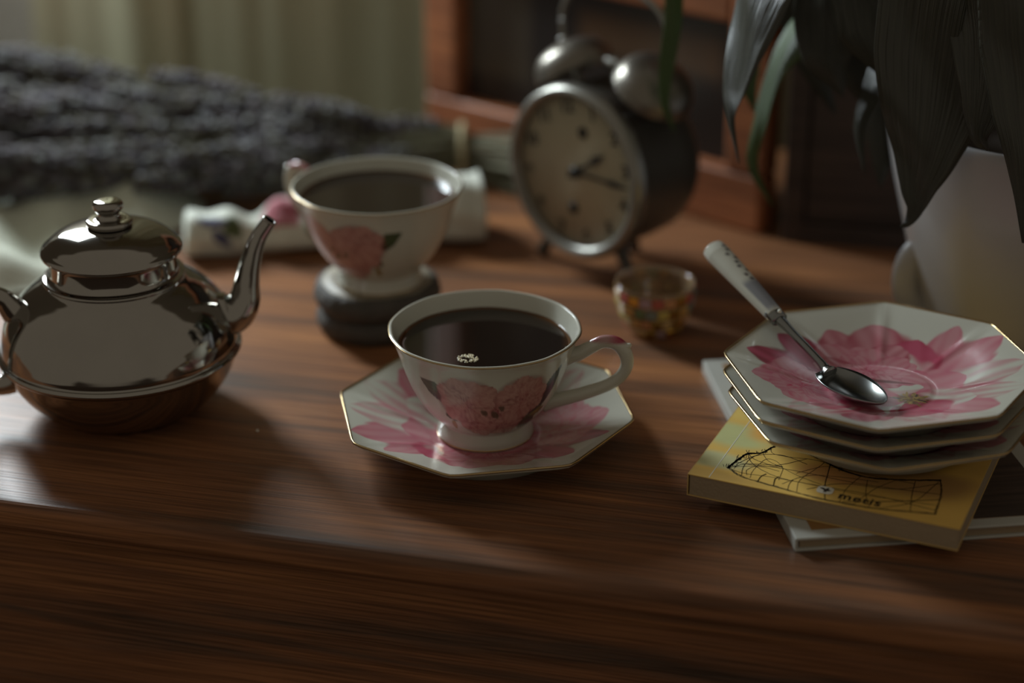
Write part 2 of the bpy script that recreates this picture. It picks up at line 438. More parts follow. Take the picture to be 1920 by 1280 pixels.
# ================================================================ SAUCERS
NR, NT = 150, 512
RC = .0715
def octr(th, off=0):
    a = (th - off) % (PI / 4) - PI / 8
    poly = math.cos(PI / 8) / math.cos(a)
    # soften the corner, add a small dip on each side of it
    c = 1 - abs(a) / (PI / 8)
    poly -= .009 * math.exp(-(c / .08) ** 2)
    return poly
def saucer_top(t, c):
    """height of the upper face at radius fraction t; c = nearness to a corner"""
    r = t * RC
    z = .0042
    if r > .0265:
        q = (r - .0265) / (RC - .0265)
        z += .0138 * q ** 1.05
        z += .0007 * math.exp(-(c / .13) ** 2) * abs(math.sin(PI * min(1, q))) ** .8
    elif r > .023:
        z += -.0002 * math.sin((r - .023) / .0035 * PI)
    return z
def build_saucer_meshes():
    th = np.arange(NT) * 2 * PI / NT
    V = []
    rad = [0] + list(np.linspace(.015, 1, NR))
    for t in rad:
        k = ss(.35, .95, t)
        for a in th:
            al = (a % (PI / 4)) - PI / 8
            c = 1 - abs(al) / (PI / 8)
            m_ = (1 - k) * 1 + k * octr(a)
            r = RC * t * m_
            V.append((r * math.cos(a), r * math.sin(a), saucer_top(t, c)))
    Vt = np.array(V)
    C = paint_peony(Vt[:, 0] / RC, Vt[:, 1] / RC)
    rr = np.hypot(Vt[:, 0], Vt[:, 1])
    F = gridfaces(len(rad), NT)
    # underside: rim, down to the foot ring, across
    under = [(1.0, -.0006), (.99, -.0018), (.93, -.0026), (.80, -.0030), (.66, -.0034), (.60, -.0036)]
    base = len(Vt); VU = []
    for t, dz in under:
        k = ss(.35, .95, t)
        for a in th:
            al = (a % (PI / 4)) - PI / 8; c = 1 - abs(al) / (PI / 8)
            m_ = (1 - k) + k * octr(a); r = RC * t * m_
            VU.append((r * math.cos(a), r * math.sin(a), saucer_top(t, c) + dz))
    for r, z in ((.0410, .0), (.0385, .0), (.0375, .0018), (.02, .0016), (.0002, .0016)):
        for a in th: VU.append((r * math.cos(a), r * math.sin(a), z))
    nu = len(under) + 5
    F += [tuple(base - NT + i if i < NT else base + i - NT for i in f) for f in gridfaces(nu + 1, NT)]
    V = np.vstack([Vt, np.array(VU)])
    C = np.vstack([C, np.tile(WHITE * .97, (len(VU), 1))])
    me = mesh('saucer_body', V, F, C)
    rim = []
    for i in range(256):
        a = 2 * PI * i / 256; al = (a % (PI / 4)) - PI / 8; c = 1 - abs(al) / (PI / 8)
        rim.append((RC * octr(a) * math.cos(a), RC * octr(a) * math.sin(a), saucer_top(1, c) - .0002))
    return me, rim
saucer_me, saucer_rim = build_saucer_meshes()
def saucer(loc, rz, label, group, rot=None):
    t = empty('saucer', loc, label, 'saucer', group)
    t.rotation_mode = 'QUATERNION'
    q = Matrix.Rotation(rz, 4, 'Z')
    if rot: q = Matrix.Rotation(rot[1], 4, Vector(rot[0])) @ q
    t.rotation_quaternion = q.to_quaternion()
    link('plate_body', saucer_me, M['porcelain'], t)
    if not hasattr(saucer, 'g'):
        saucer.g = tube('gold_rim', saucer_rim, .00062, M['gold'], t, n=8, closed=True)
    else:
        g = saucer.g.copy(); COL.objects.link(g); g.parent = t
    return t
OFF = R(-12)
S0 = saucer((-.0127, .8169, 0), OFF + R(45 * 4) + R(0), 'octagonal pink peony saucer under the front coffee cup', 'octagonal peony saucers')

# ================================================================ BOOKS
BT = .0065; YT = .0110
# lower book
bl = atz(1315, 675, BT); bf = atz(1493, 1010, BT); br = atz(1920, 985, BT)
ang_b = math.atan2((br - bf).y, (br - bf).x)
Lb = (bl - bf).length; Wb = .128
book2 = empty('hardback_book', (bf.x, bf.y, 0), 'thin book with a pale border and brown panel, lying under the yellow book', 'book', rz=ang_b + R(1.0))
box('back_board', (Wb, Lb, .0012), M['coverp'], book2, (Wb / 2, Lb / 2, .0006), bev=.0003)
box('page_block', (Wb - .004, Lb - .003, BT - .0024), M['paper'], book2, (Wb / 2, Lb / 2, BT / 2), bev=.0002)
box('front_board', (Wb, Lb, .0012), M['coverp'], book2, (Wb / 2, Lb / 2, BT - .0006), bev=.0004)
box('spine', (.0014, Lb - .001, BT - .0004), M['coverp'], book2, (0.0005, Lb / 2, BT / 2 - .0001), bev=.0003)
o = box('cover_panel', (Wb - .017, Lb - .013, .0002), M['coverb'], book2, (Wb / 2, Lb / 2, BT + .00005), bev=0); o['label'] = 'brown printed cover panel'
o = box('cover_stripe', (.003, Lb - .013, .0002), M['coverp'], book2, (Wb * .62, Lb / 2, BT + .00018), bev=0)
o = box('cover_field', (Wb * .38 - .010, Lb - .013, .0001), M['darkwood'], book2, (Wb * .81 - .003, Lb / 2, BT + .00020), bev=0); o['label'] = 'dark printed field of the cover'
# yellow paperback
ZT = BT + YT
yl = atz(1290, 888, ZT); yr = atz(1800, 992, ZT); yb = atz(1390, 760, ZT)
ang_y = math.atan2((yr - yl).y, (yr - yl).x); Wy = (yr - yl).length; Ly = .176
book1 = empty('paperback_book', (yl.x, yl.y, BT + .0003), 'yellow paperback with an ink net drawing on the cover, under the stacked saucers', 'book', rz=ang_y)
YH = YT - .0003
box('page_block', (Wy - .0012, Ly - .001, YH - .0008), M['paper'], book1, (Wy / 2 + .0002, Ly / 2, YH / 2), bev=.0001)
box('back_cover', (Wy, Ly, .0004), M['covery'], book1, (Wy / 2, Ly / 2, .0002), bev=0)
box('spine', (.0004, Ly, YH), M['covery'], book1, (0, Ly / 2, YH / 2), bev=0)
def lc(px, py):       # photograph pixel to local cover coordinates of the paperback
    p = atz(px, py, ZT) - yl
    c, s = math.cos(-ang_y), math.sin(-ang_y)
    return (p.x * c - p.y * s, p.x * s + p.y * c)
def ycover():
    nx, ny = 130, 180
    V = []; 
    for i in range(nx):
        for j in range(ny):
            V.append((Wy * i / (nx - 1), Ly * j / (ny - 1), 0))
    V = np.array(V); X = V[:, 0]; Y = V[:, 1]
    base = np.array((.78, .50, .13)); C = np.tile(base, (len(V), 1))
    n1 = .5 + .5 * np.sin(X * 90 + 3 * np.sin(Y * 70)) * np.sin(Y * 60 + 2 * np.sin(X * 50))
    def blob(cx, cy, rx, ry, col, op):
        nonlocal C
        d = np.hypot((X - cx) / rx, (Y - cy) / ry) + .25 * (n1 - .5)
        m_ = (ss(1.15, .55, d) * op)[:, None]; C = C * (1 - m_) + np.array(col) * m_
    blob(.05, .05, .06, .05, (.82, .56, .15), .7)
    blob(*lc(1380, 815), .032, .014, (.60, .62, .30), .95)
    blob(*lc(1325, 858), .022, .009, (.56, .60, .36), .8)
    blob(*lc(1410, 775), .018, .012, (.80, .60, .18), .8)
    blob(*lc(1455, 800), .014, .018, (.85, .42, .09), .85)
    blob(*lc(1500, 850), .02, .012, (.85, .58, .18), .8)
    blob(*lc(1560, 890), .018, .010, (.60, .28, .13), .7)
    blob(*lc(1700, 900), .035, .016, (.38, .20, .09), .7)
    blob(*lc(1310, 885), .03, .006, (.60, .38, .12), .6)
    me = mesh('front_cover', V, gridfaces(nx, ny, False), C)
    bm = bmesh.new(); bm.from_mesh(me)
    r = bmesh.ops.extrude_face_region(bm, geom=bm.faces[:])
    bmesh.ops.translate(bm, vec=(0, 0, .0004), verts=[g for g in r['geom'] if isinstance(g, bmesh.types.BMVert)])
    bmesh.ops.recalc_face_normals(bm, faces=bm.faces); bm.to_mesh(me); bm.free()
    return me
link('front_cover', ycover(), M['cover'], book1, (0, 0, YH - .0004), smooth=False)
box('cover_crease', (.00035, Ly - .001, .00012), M['logow'], book1, (.0095, Ly / 2, YH + .00002), bev=0)
def ribbon(name, lines, m, parent, z, width=.00035):
    V = []; F = []
    for P, wd in lines:
        P = np.array(P)
        for i in range(len(P) - 1):
            a, b = P[i], P[i + 1]; d = b - a; l = np.hypot(*d)
            if l < 1e-7: continue
            n = np.array((-d[1], d[0])) / l * wd / 2; e = d / l * wd * .3
            k = len(V)
            for q in (a - n - e, b - n + e, b + n + e, a + n - e): V.append((q[0], q[1], z))
            for q in (a - n - e, b - n + e, b + n + e, a + n - e): V.append((q[0], q[1], z + .00006))
            F += [(k + 4, k + 5, k + 6, k + 7), (k, k + 1, k + 5, k + 4), (k + 1, k + 2, k + 6, k + 5), (k + 2, k + 3, k + 7, k + 6), (k + 3, k, k + 4, k + 7)]
    return link(name, mesh(name, V, F), m, parent, smooth=False)
def curve2(pts, n=40, jit=.0001):
    P = catmull([lc(1280 + x / 3, 760 + y / 3) for x, y in pts], n)
    rr = np.random.RandomState(len(pts) + int(pts[0][0])); return P + rr.uniform(-jit, jit, P.shape)
LN = []
outl = [(255, 350), (320, 300), (370, 270), (450, 265), (540, 215), (615, 175)]
top = [(615, 175), (640, 200), (700, 255), (800, 315), (900, 365), (1050, 405), (1250, 420), (1450, 420)]
rgt = [(1450, 420), (1458, 460), (1450, 520), (1432, 570), (1420, 610)]
bot = [(255, 350), (330, 395), (450, 437), (600, 480), (750, 518), (900, 548), (1100, 582), (1300, 600), (1420, 610)]
for q, wd in ((outl, .0011), (top, .0009), (rgt, .0005), (bot, .0006)):
    for k in range(3): LN.append((curve2([(x + rnd.uniform(-5, 5), y + rnd.uniform(-4, 4)) for x, y in q], 70, .00022), wd * .5))
LN.append((curve2(outl, 50, .0004), .0009)); LN.append((curve2(top, 90, .00035), .0006))
for q in outl[:-1] + top[1:5]:
    for k in range(7):
        x, y = q[0] + rnd.uniform(-25, 45), q[1] + rnd.uniform(-12, 8)
        LN.append((curve2([(x, y), (x + rnd.uniform(-9, 12), y - rnd.uniform(6, 16))], 4, .0001), .00022))
inner = [
    [(255, 350), (300, 320), (360, 330), (500, 345), (700, 380), (1000, 440), (1440, 500)],
    [(260, 352), (340, 380), (480, 400), (700, 440), (1000, 500), (1420, 560)],
    [(370, 270), (380, 310), (440, 360), (560, 410), (760, 450), (1100, 510), (1420, 590)],
    [(450, 265), (480, 310), (560, 350), (660, 400), (780, 445)],
    [(540, 215), (500, 240), (510, 270), (600, 290), (760, 310), (950, 370), (1300, 440)],
    [(615, 175), (585, 205), (620, 235), (720, 280), (760, 300)],
    [(260, 345), (420, 340), (560, 345), (480, 330), (400, 300), (370, 270)],
    [(360, 390), (360, 365), (400, 345), (470, 350), (540, 370)],
    [(255, 350), (350, 330), (450, 330), (540, 335), (700, 300)],
    [(330, 395), (340, 350), (380, 300), (450, 265)],
    [(420, 430), (440, 400), (470, 385)], [(510, 450), (520, 415), (540, 400)], [(590, 475), (600, 440), (620, 420)],
    [(640, 490), (660, 420), (760, 350), (800, 320)], [(800, 530), (800, 450), (820, 370), (830, 330)],
    [(880, 545), (920, 470), (1000, 400)], [(960, 555), (1080, 470), (1200, 420)], [(1280, 600), (1290, 500), (1310, 425)],
    [(640, 380), (780, 345), (860, 350)], [(560, 440), (700, 395), (860, 400), (1100, 430)],
    [(700, 470), (900, 440), (1200, 470), (1450, 440)], [(900, 540), (1150, 540), (1440, 530)],
    [(1040, 420), (1030, 500), (1050, 575)], [(1440, 430), (1300, 540), (1100, 580)],
    [(380, 405), (400, 360), (480, 300), (560, 345), (540, 420)], [(300, 330), (420, 280), (560, 280), (700, 330)],
]
for q in inner: LN.append((curve2(q, 60, .00012), rnd.choice((.00022, .0003, .00042))))
o = ribbon('cover_drawing', LN, M['ink'], book1, YH + .00002); o['label'] = 'ink drawing of a netted cone'
# emblem: white rounded plaque with a dark bird, then the lettering
ex, ey = lc(1280 + 802 / 3, 760 + 477 / 3)
def plaque():
    bm = bmesh.new(); W_, H_, r_ = .0072, .0064, .002; vs = []
    for (cx, cy, a0) in ((W_ / 2 - r_, H_ / 2 - r_, 0), (-W_ / 2 + r_, H_ / 2 - r_, 90), (-W_ / 2 + r_, -H_ / 2 + r_, 180), (W_ / 2 - r_, -H_ / 2 + r_, 270)):
        for k in range(6): a = R(a0 + 18 * k); vs.append(bm.verts.new((cx + r_ * math.cos(a), cy + r_ * math.sin(a), 0)))
    f = bm.faces.new(vs); r = bmesh.ops.extrude_face_region(bm, geom=[f])
    bmesh.ops.translate(bm, vec=(0, 0, .0001), verts=[g for g in r['geom'] if isinstance(g, bmesh.types.BMVert)])
    return bmm('emblem', bm)
em = link('emblem', plaque(), M['logow'], book1, (ex, ey, YH + .0001), smooth=False); em['label'] = 'white rounded emblem with a dark bird'
def bird():
    V = [(x * .95, y * .95) for x, y in ((-.0028, .0014), (-.0012, .0016), (0, .0008), (.0006, .0022), (.0013, .0024), (.0011, .0014), (.0018, .0004), (.0028, .0001), (.0019, -.0006), (.0009, -.0009), (.0008, -.0022), (.0003, -.0022), (.0003, -.001), (-.0001, -.0021), (-.0006, -.0021), (-.0003, -.0008), (-.0012, .0002), (-.0026, .0008))]
    bm = bmesh.new(); f = bm.faces.new([bm.verts.new((x, y, 0)) for x, y in V]); r = bmesh.ops.extrude_face_region(bm, geom=[f])
    bmesh.ops.translate(bm, vec=(0, 0, .00006), verts=[g for g in r['geom'] if isinstance(g, bmesh.types.BMVert)])
    return bmm('bird_mark', bm)
link('bird_mark', bird(), M['ink'], em, (0, 0, .00012), smooth=False)
tcv = bpy.data.curves.new('lettering', 'FONT'); tcv.body = 'metis'; tcv.size = .0078; tcv.offset = .00013; tcv.extrude = .00003; tcv.space_character = 1.12
tcv.materials.append(M['ink'])
to = text_mesh('lettering', tcv, M['ink'], book1)
tx, ty = lc(1280 + 872 / 3, 760 + 512 / 3); to.location = (tx, ty - .0012, YH + .00008); to.rotation_euler = (0, 0, R(-1))

# ================================================================ STACK OF SAUCERS
SP = .0085
TILT = ((Vector((math.cos(R(60)), math.sin(R(60)), 0))), R(-1.6))
def stack_center(px, py, zr): return atz(px, py, zr)
base_z = ZT + .0014
tl = R(45 * 0) + R(-11)
for k, (px, py, lab) in enumerate(((1662, 746, 'lowest of the three stacked peony saucers on the yellow book'),
                                   (1652, 711, 'middle saucer of the three stacked on the yellow book'),
                                   (1654, 677, 'topmost peony saucer of the stack, with the spoon lying in it'))):
    zr = base_z + SP * k
    c = atz(px, py, zr + .018)
    saucer((c.x, c.y, zr), tl + (R(2) if k == 0 else 0), lab, 'octagonal peony saucers', rot=TILT)
PC = atz(1654, 677, base_z + 2 * SP + .018)
PZ = base_z + 2 * SP

# ================================================================ CUPS
CUPP = [(.0005, .0030), (.0185, .0030), (.0205, .0000), (.0228, .0002), (.0227, .0030), (.0212, .0065), (.0208, .0082), (.0235, .0105),
        (.0292, .0170), (.0340, .0250), (.0375, .0335), (.0402, .0420), (.0428, .0495), (.0446, .0532), (.0447, .0543), (.0440, .0546), (.0431, .0537),
        (.0410, .0480), (.0382, .0400), (.0355, .0325), (.0315, .0240), (.0255, .0160), (.0180, .0115), (.0005, .0100)]
CRIMZ = .0546
def cupmod(t, z):
    k = float(ss(.012, .05, z))
    return 1 + k * (.004 * math.cos(8 * t) + .002 * math.cos(16 * t))
def cupcol(V):
    th = np.arctan2(V[:, 1], V[:, 0]); r = np.hypot(V[:, 0], V[:, 1]); z = V[:, 2]
    C = np.tile(WHITE, (len(V), 1))
    for c0 in (-75, 98):
        d = (th - R(c0) + PI) % (2 * PI) - PI
        X = d * .037; Y = z - .0290
        m_ = (np.abs(d) < 1.0)
        Cc = paint_rose(X * (1 if c0 < 0 else -1), Y, .0300)
        C[m_] = Cc[m_]
    inside = np.zeros(len(V), bool); inside[cupcol.n_out:] = True
    C[inside] = WHITE
    foot = z < .0085; C[foot] = WHITE
    return C
CUPS = catmull(CUPP, 190)
cupcol.n_out = int(np.argmax(CUPS[:, 1])) * 420
def cup(loc, rz, name_label, group, rot=None):
    t = empty('coffee_cup', loc, name_label, 'cup', group, rz=rz)
    if not hasattr(cup, 'parts'):
        b = lathe('cup_body', CUPP, M['porcelain'], t, n=420, smoothn=190, rmod=cupmod, colfn=cupcol)
        ring = [(.0448 * cupmod(a, .0546) * math.cos(a), .0448 * cupmod(a, .0546) * math.sin(a), .0540) for a in np.arange(200) * 2 * PI / 200]
        g = tube('gold_rim', ring, .00035, M['gold'], t, n=8, closed=True)
        ring = [(.0226 * math.cos(a), .0226 * math.sin(a), .0010) for a in np.arange(120) * 2 * PI / 120]
        g2 = tube('gold_foot_line', ring, .0006, M['gold'], t, n=8, closed=True)
        H = [(.0370, 0, .0415), (.0405, 0, .0428), (.0445, 0, .0440), (.0500, 0, .0475), (.0555, 0, .0505), (.0615, 0, .0500), (.0655, 0, .0460), (.0668, 0, .0400),
             (.0645, 0, .0340), (.0590, 0, .0290), (.0510, 0, .0250), (.0420, 0, .0215), (.0325, 0, .0185), (.0275, 0, .0172)]
        def hcol(V):
            C = np.tile(WHITE, (len(V), 1)); x = V[:, 0]; z = V[:, 2]
            m_ = (ss(.0500, .0515, z) * (.80 + .2 * np.sin(x * 420)))[:, None]
            return C * (1 - m_) + np.array(PK_D) * m_
        h = tube('handle', H, [.0040, .0032, .0027, .0024, .0026, .0027, .0024, .0023, .0024, .0026, .0030, .0038], M['porcelain'], t, n=20, steps=90, flat=1.25, colfn=hcol, up=(0, 1, 0))
        sp = tube('handle_spur', [(.0640, 0, .0480), (.0668, 0, .0488), (.0685, 0, .0500)], [.0024, .0018, .0006], M['white'], t, n=12, steps=12, up=(0, 1, 0))
        cup.parts = [b, g, g2, h, sp]
    else:
        for p in cup.parts:
            q = p.copy(); COL.objects.link(q); q.parent = t
    return t
CH = CRIMZ
cup1 = cup((-.0127, .8169, .0043), R(-8), 'coffee cup on the octagonal saucer, handle pointing to the plates', 'rose printed coffee cups')
def coffee(parent_loc, zloc, label, bub):
    r0 = np.interp(zloc, [.040, .048, .0537], [.0382, .0410, .0431]) - .0002
    V = []; nt = 160; rads = [0.0002, .2, .5, .75, .88, .95, .985, 1.0]
    for k in rads:
        for a in np.arange(nt) * 2 * PI / nt:
            z = .0006 * math.exp(-((1 - k) / .012))
            V.append((r0 * k * math.cos(a) * cupmod(a, zloc), r0 * k * math.sin(a) * cupmod(a, zloc), z))
    top_n = len(V)
    for k, dz in ((1.0, -.0003), (.93, -.006), (.0002, -.006)):
        for a in np.arange(nt) * 2 * PI / nt: V.append((r0 * k * math.cos(a) * .998, r0 * k * math.sin(a) * .998, dz))
    V = np.array(V); q = np.hypot(V[:, 0], V[:, 1]) / r0
    f = ss(.93, 1.0, q)[:, None]
    C = np.array((.016, .010, .007)) * (1 - f) + np.array((.11, .045, .014)) * f
    me = mesh('coffee', V, gridfaces(len(rads) + 3, nt), C)
    o = link('coffee', me, M['coffee'], None, (parent_loc[0], parent_loc[1], parent_loc[2] + zloc))
    tag(o, label, 'coffee', None)
    if bub:
        bx, by = bub
        rr = random.Random(3)
        bm = bmesh.new()
        for i in range(90):
            a = rr.uniform(0, 2 * PI); d = (.18 + .82 * math.sqrt(rr.random())) * .0050
            s = rr.uniform(.00025, .0006)
            m4 = Matrix.Translation((bx + d * math.cos(a), by + d * math.sin(a) * .9, .0001)) @ Matrix.Diagonal((1, 1, .7, 1))
            bmesh.ops.create_icosphere(bm, subdivisions=2, radius=s, matrix=m4)
        bo = link('bubbles', bmm('bubbles', bm), M['bubble'], o); bo['kind'] = 'stuff'; bo['label'] = 'small cluster of pale bubbles'
    return o
c1 = (-.0127, .8169, .0043)
bp_ = atz(877, 672, .0043 + .0465)
coffee(c1, .0465, 'black coffee with a bubble cluster in the front cup', (bp_.x - c1[0], bp_.y - c1[1]))

# back cup on two coasters
ZC = .0275
c2 = atz(707, 345, ZC + CRIMZ)
cup2 = cup((c2.x, c2.y, ZC), R(140), 'coffee cup standing on the stacked round coasters, behind the teapot spout', 'rose printed coffee cups')
coffee((c2.x, c2.y, ZC), .0475, 'black coffee in the cup on the coasters', None)
cc = atz(706, 525, .026)
def coaster(loc, rr_, h, seed, label):
    rng = random.Random(seed); ph = [rng.uniform(0, 6) for _ in range(5)]
    def mod(t, z): return 1 + .012 * math.sin(3 * t + ph[0]) + .010 * math.sin(5 * t + ph[1]) + .006 * math.sin(11 * t + ph[2] + z * 200)
    t = empty('coaster', loc, label, 'coaster', 'round coasters under the back cup')
    lathe('coaster_rim', [(rr_ - .004, .0004), (rr_ - .0024, .0005), (rr_ - .0007, .0026), (rr_ + .0004, h * .5), (rr_ - .0007, h - .0028), (rr_ - .0022, h - .0008), (rr_ - .0040, h)], M['bark'], t, n=120, smoothn=24, rmod=mod)
    def cf(V):
        r = np.hypot(V[:, 0], V[:, 1]) / rr_
        a = np.array((.20, .155, .10)); b = np.array((.48, .42, .32)); k = ss(.7, .95, r)[:, None]
        k2 = (.5 + .5 * np.sin(r * 60))[:, None] * .25
        return (a * (1 - k) + b * k) * (1 - k2)
    lathe('coaster_face', [(.0002, .0006), (rr_ - .004, .0005), (rr_ - .0038, h - .0002), (rr_ * .6, h - .0004), (.0002, h - .0004)], M['slice'], t, n=120, rmod=mod, colfn=cf)
    return t
coaster((cc.x + .0006, cc.y + .001, 0), .0335, .0135, 3, 'lower dark round coaster of the two, flat on the table')
coaster((cc.x, cc.y, .0136), .0338, .0135, 8, 'upper round coaster directly under the back cup')

# ================================================================ TEAPOT
TP = (-.1912, .853, 0)
pot = empty('teapot', TP, 'small polished silver teapot with lid and curved spout, beside the front saucer', 'teapot', rz=0)
BODY = [(.0005, .001), (.028, .001), (.0325, 0), (.0340, .0012), (.0355, .0025), (.0425, .0070), (.0490, .0140), (.0535, .0215), (.0560, .0285), (.0567, .0303), (.0583, .0315),
        (.0588, .0328), (.0582, .0341), (.0568, .0349), (.0567, .0375), (.0558, .0435), (.0534, .0500), (.0492, .0565), (.0435, .0620), (.0380, .0660), (.0345, .0682),
        (.0334, .0693), (.0340, .0701), (.0336, .0710), (.0312, .0720), (.0302, .0740), (.0300, .0800), (.0306, .0828), (.0285, .0828), (.0275, .0730), (.0005, .0720)]
lathe('body', BODY, M['silver'], pot, n=160, smoothn=260)
lid = lathe('lid', [(.0005, .0826), (.0295, .0826), (.0320, .0822), (.0334, .0829), (.0337, .0840), (.0331, .0851), (.0318, .0861), (.0305, .0874), (.0272, .0901), (.0220, .0928), (.0150, .0948), (.0085, .0957), (.0005, .0959)],
      M['silver'], pot, n=140, smoothn=150)
lathe('finial', [(.0005, .0950), (.0094, .0957), (.0108, .0966), (.0110, .0978), (.0100, .0988), (.0070, .0991), (.0058, .0997), (.0052, .1008), (.0052, .1022), (.0062, .1032), (.0071, .1044),
                 (.0072, .1060), (.0068, .1072), (.0054, .1081), (.0030, .1085), (.0005, .1086)], M['silver'], lid, n=80, smoothn=110)
SA = R(6)
def sp3(r, z): return (r * math.cos(SA), r * math.sin(SA), z)
SPT = [sp3(.0450, .0470), sp3(.0555, .0475), sp3(.0610, .0540), sp3(.0630, .0640), sp3(.0655, .0750), sp3(.0695, .0860), sp3(.0755, .0950)]
tube('spout', SPT, [.0115, .0105, .0085, .0068, .0056, .0046, .0038, .0034], M['silver'], pot, n=40, steps=80, flat=1.0, up=(0, 1, 0), cap=False)
tube('spout_lip', [(sp3(.0755, .0950)[0] + .0031 * (math.cos(a) * math.cos(R(35))), sp3(.0755, .0950)[1] + .0033 * math.sin(a), .0950 - .0031 * math.cos(a) * math.sin(R(35)) * 1.0) for a in np.arange(40) * 2 * PI / 40], .0006, M['silver'], pot, n=8, closed=True)
HA = R(196)
def hp(r, z): return (r * math.cos(HA), r * math.sin(HA), z)
tube('handle', [hp(.0475, .0560), hp(.0520, .0625), hp(.0590, .0665), hp(.0680, .0655), hp(.0745, .0570), hp(.0770, .0430), hp(.0745, .0300), hp(.0670, .0215), hp(.0570, .0190), hp(.0480, .0230)],
     [.0058, .0045, .0038, .0036, .0036, .0036, .0036, .0036, .0042, .0055], M['silver'], pot, n=24, steps=90, flat=1.25, up=(0, 1, 0))

# ================================================================ SPOON
def plate_z(x, y):
    r = min(1, math.hypot(x - PC.x, y - PC.y) / RC); return PZ + saucer_top(r, .5)
sA = atz(1602, 722, PZ + .0105)          # bowl centre, its underside on the plate
spo = empty('spoon', sA, 'steel teaspoon with a white dotted porcelain handle, leaning on the top saucer', 'spoon', rz=R(122))
RISE = .34
def stz(x): return RISE * (x - .019)
LS = .056
def spoonbowl():
    nx, ny = 34, 22; L_, W_ = .0400, .0225; V = []; 
    for side in (0, 1):
        for i in range(nx):
            u = i / (nx - 1); x = L_ / 2 - L_ * u
            wv = W_ / 2 * (math.sin(PI * min(1, max(0, u * .93 + .07)) ** .86)) ** .55 if 0 < u < 1 else .0014 * (u == 0) + .0002
            for j in range(ny):
                v = -1 + 2 * j / (ny - 1)
                dep = -.0052 * (1 - v * v) * (math.sin(PI * min(.999, max(.001, u))) ** .7)
                V.append((x, v * wv, dep - .0008 * side))
    n = nx * ny; F = [f[::-1] for f in gridfaces(nx, ny, False)]
    F2 = [tuple(n + k for k in f) for f in gridfaces(nx, ny, False)]
    ed = [j for j in range(ny)] + [i * ny + ny - 1 for i in range(1, nx)] + [(nx - 1) * ny + j for j in range(ny - 2, -1, -1)] + [i * ny for i in range(nx - 2, 0, -1)]
    FE = [(ed[k], ed[(k + 1) % len(ed)], n + ed[(k + 1) % len(ed)], n + ed[k]) for k in range(len(ed))]
    bm = bmesh.new(); me = mesh('bowl', V, F + F2 + FE); bm.from_mesh(me); return bmm('bowl', bm)
spb = link('bowl', spoonbowl(), M['steel'], spo)
tube('stem', [(.0165, 0, -.0004), (.020, 0, .0004), (.026, 0, stz(.026) + .0006), (.045, 0, stz(.045) + .0004), (LS, 0, stz(LS))], [.0034, .0022, .0017, .0018, .0026], M['steel'], spo, n=16, steps=50, flat=1.15)
hb = empty('handle', (LS, 0, stz(LS))); hb.parent = spo; hb.rotation_euler = (0, -math.atan(RISE), 0)
tube('ferrule', [(-.002, 0, 0), (.004, 0, 0)], [.0034, .0036], M['steel'], hb, n=20, steps=6, flat=1.3)
lathe('rivet', [(.0002, .0010), (.0008, .0008), (.0011, 0)], M['logow'], hb, n=16, loc=(0, -.0004, .0034))
def hcol2(V):
    x = V[:, 0]; y = V[:, 1]; z = V[:, 2]
    C = np.tile(np.array((.62, .62, .54)), (len(V), 1))
    m_ = (ss(.0, .006, x) * ss(.026, .021, x) * ss(.0004, .0016, z - .45 * y))[:, None] * .8
    C = C * (1 - m_) + np.array((.16, .17, .22)) * m_
    for i in range(9):
        cx = .024 + i * .0031; cy = .0016 * math.sin(i * 2.3) - .001
        d = np.hypot(x - cx, (y - cy)); k = ((ss(.0014, .0009, d)) * (z > .001))[:, None] * .85
        C = C * (1 - k) + np.array((.07, .05, .06)) * k
    return C
tube('porcelain_grip', [(.002, 0, .0), (.018, 0, .0003), (.036, 0, .0005), (.048, 0, .0005), (.0530, 0, .0005), (.0550, 0, .0005)], [.0038, .0044, .0050, .0054, .0050, .0018], M['handlew'], hb, n=48, steps=160, flat=1.18, colfn=hcol2)

# ================================================================ MOSAIC GLASS BOWL
gb = atz(1226, 617, 0)
bowl = empty('mosaic_glass_bowl', gb, 'small mosaic glass bowl with gilded tiles between the clock and the saucers', 'bowl')
BP = [(.0125, 0), (.0150, .0030), (.0185, .0105), (.0208, .0185), (.0216, .0270)]
BPs = catmull(BP, 30)
M['glassdark'] = mat('bowl_glass', (.55, .40, .25), rough=.12, trans=.7, ior=1.45)
lathe('glass_shell', [(.0004, .0014), (.0120, .0014)] + [(r - .0004, z) for r, z in BPs] + [(.0212, .0282), (.0204, .0280)] + [(r - .0018, max(z, .003)) for r, z in BPs[::-1]] + [(.0004, .003)], M['glassdark'], bowl, n=80)
TILC = [(.60, .34, .10), (.42, .09, .08), (.14, .22, .11), (.60, .50, .15), (.18, .24, .24), (.55, .26, .12), (.42, .30, .38), (.10, .11, .10), (.62, .45, .22)]
TM = [mat('mosaic_tile_%d' % i, c, rough=.16, spec=.7, coat=.5) for i, c in enumerate(TILC)]
M['tilegold'] = mat('gold_tile', (.75, .52, .14), rough=.16, metal=1)
def tile_mesh(w_, h_, m):
    bm = bmesh.new(); bmesh.ops.create_cube(bm, size=1); bmesh.ops.scale(bm, vec=(w_, .0009, h_), verts=bm.verts)
    bmesh.ops.bevel(bm, geom=[e for e in bm.edges], offset=.0002, segments=1, affect='EDGES')
    me = bmm('tile', bm); me.materials.append(m); return me
rt = random.Random(12)
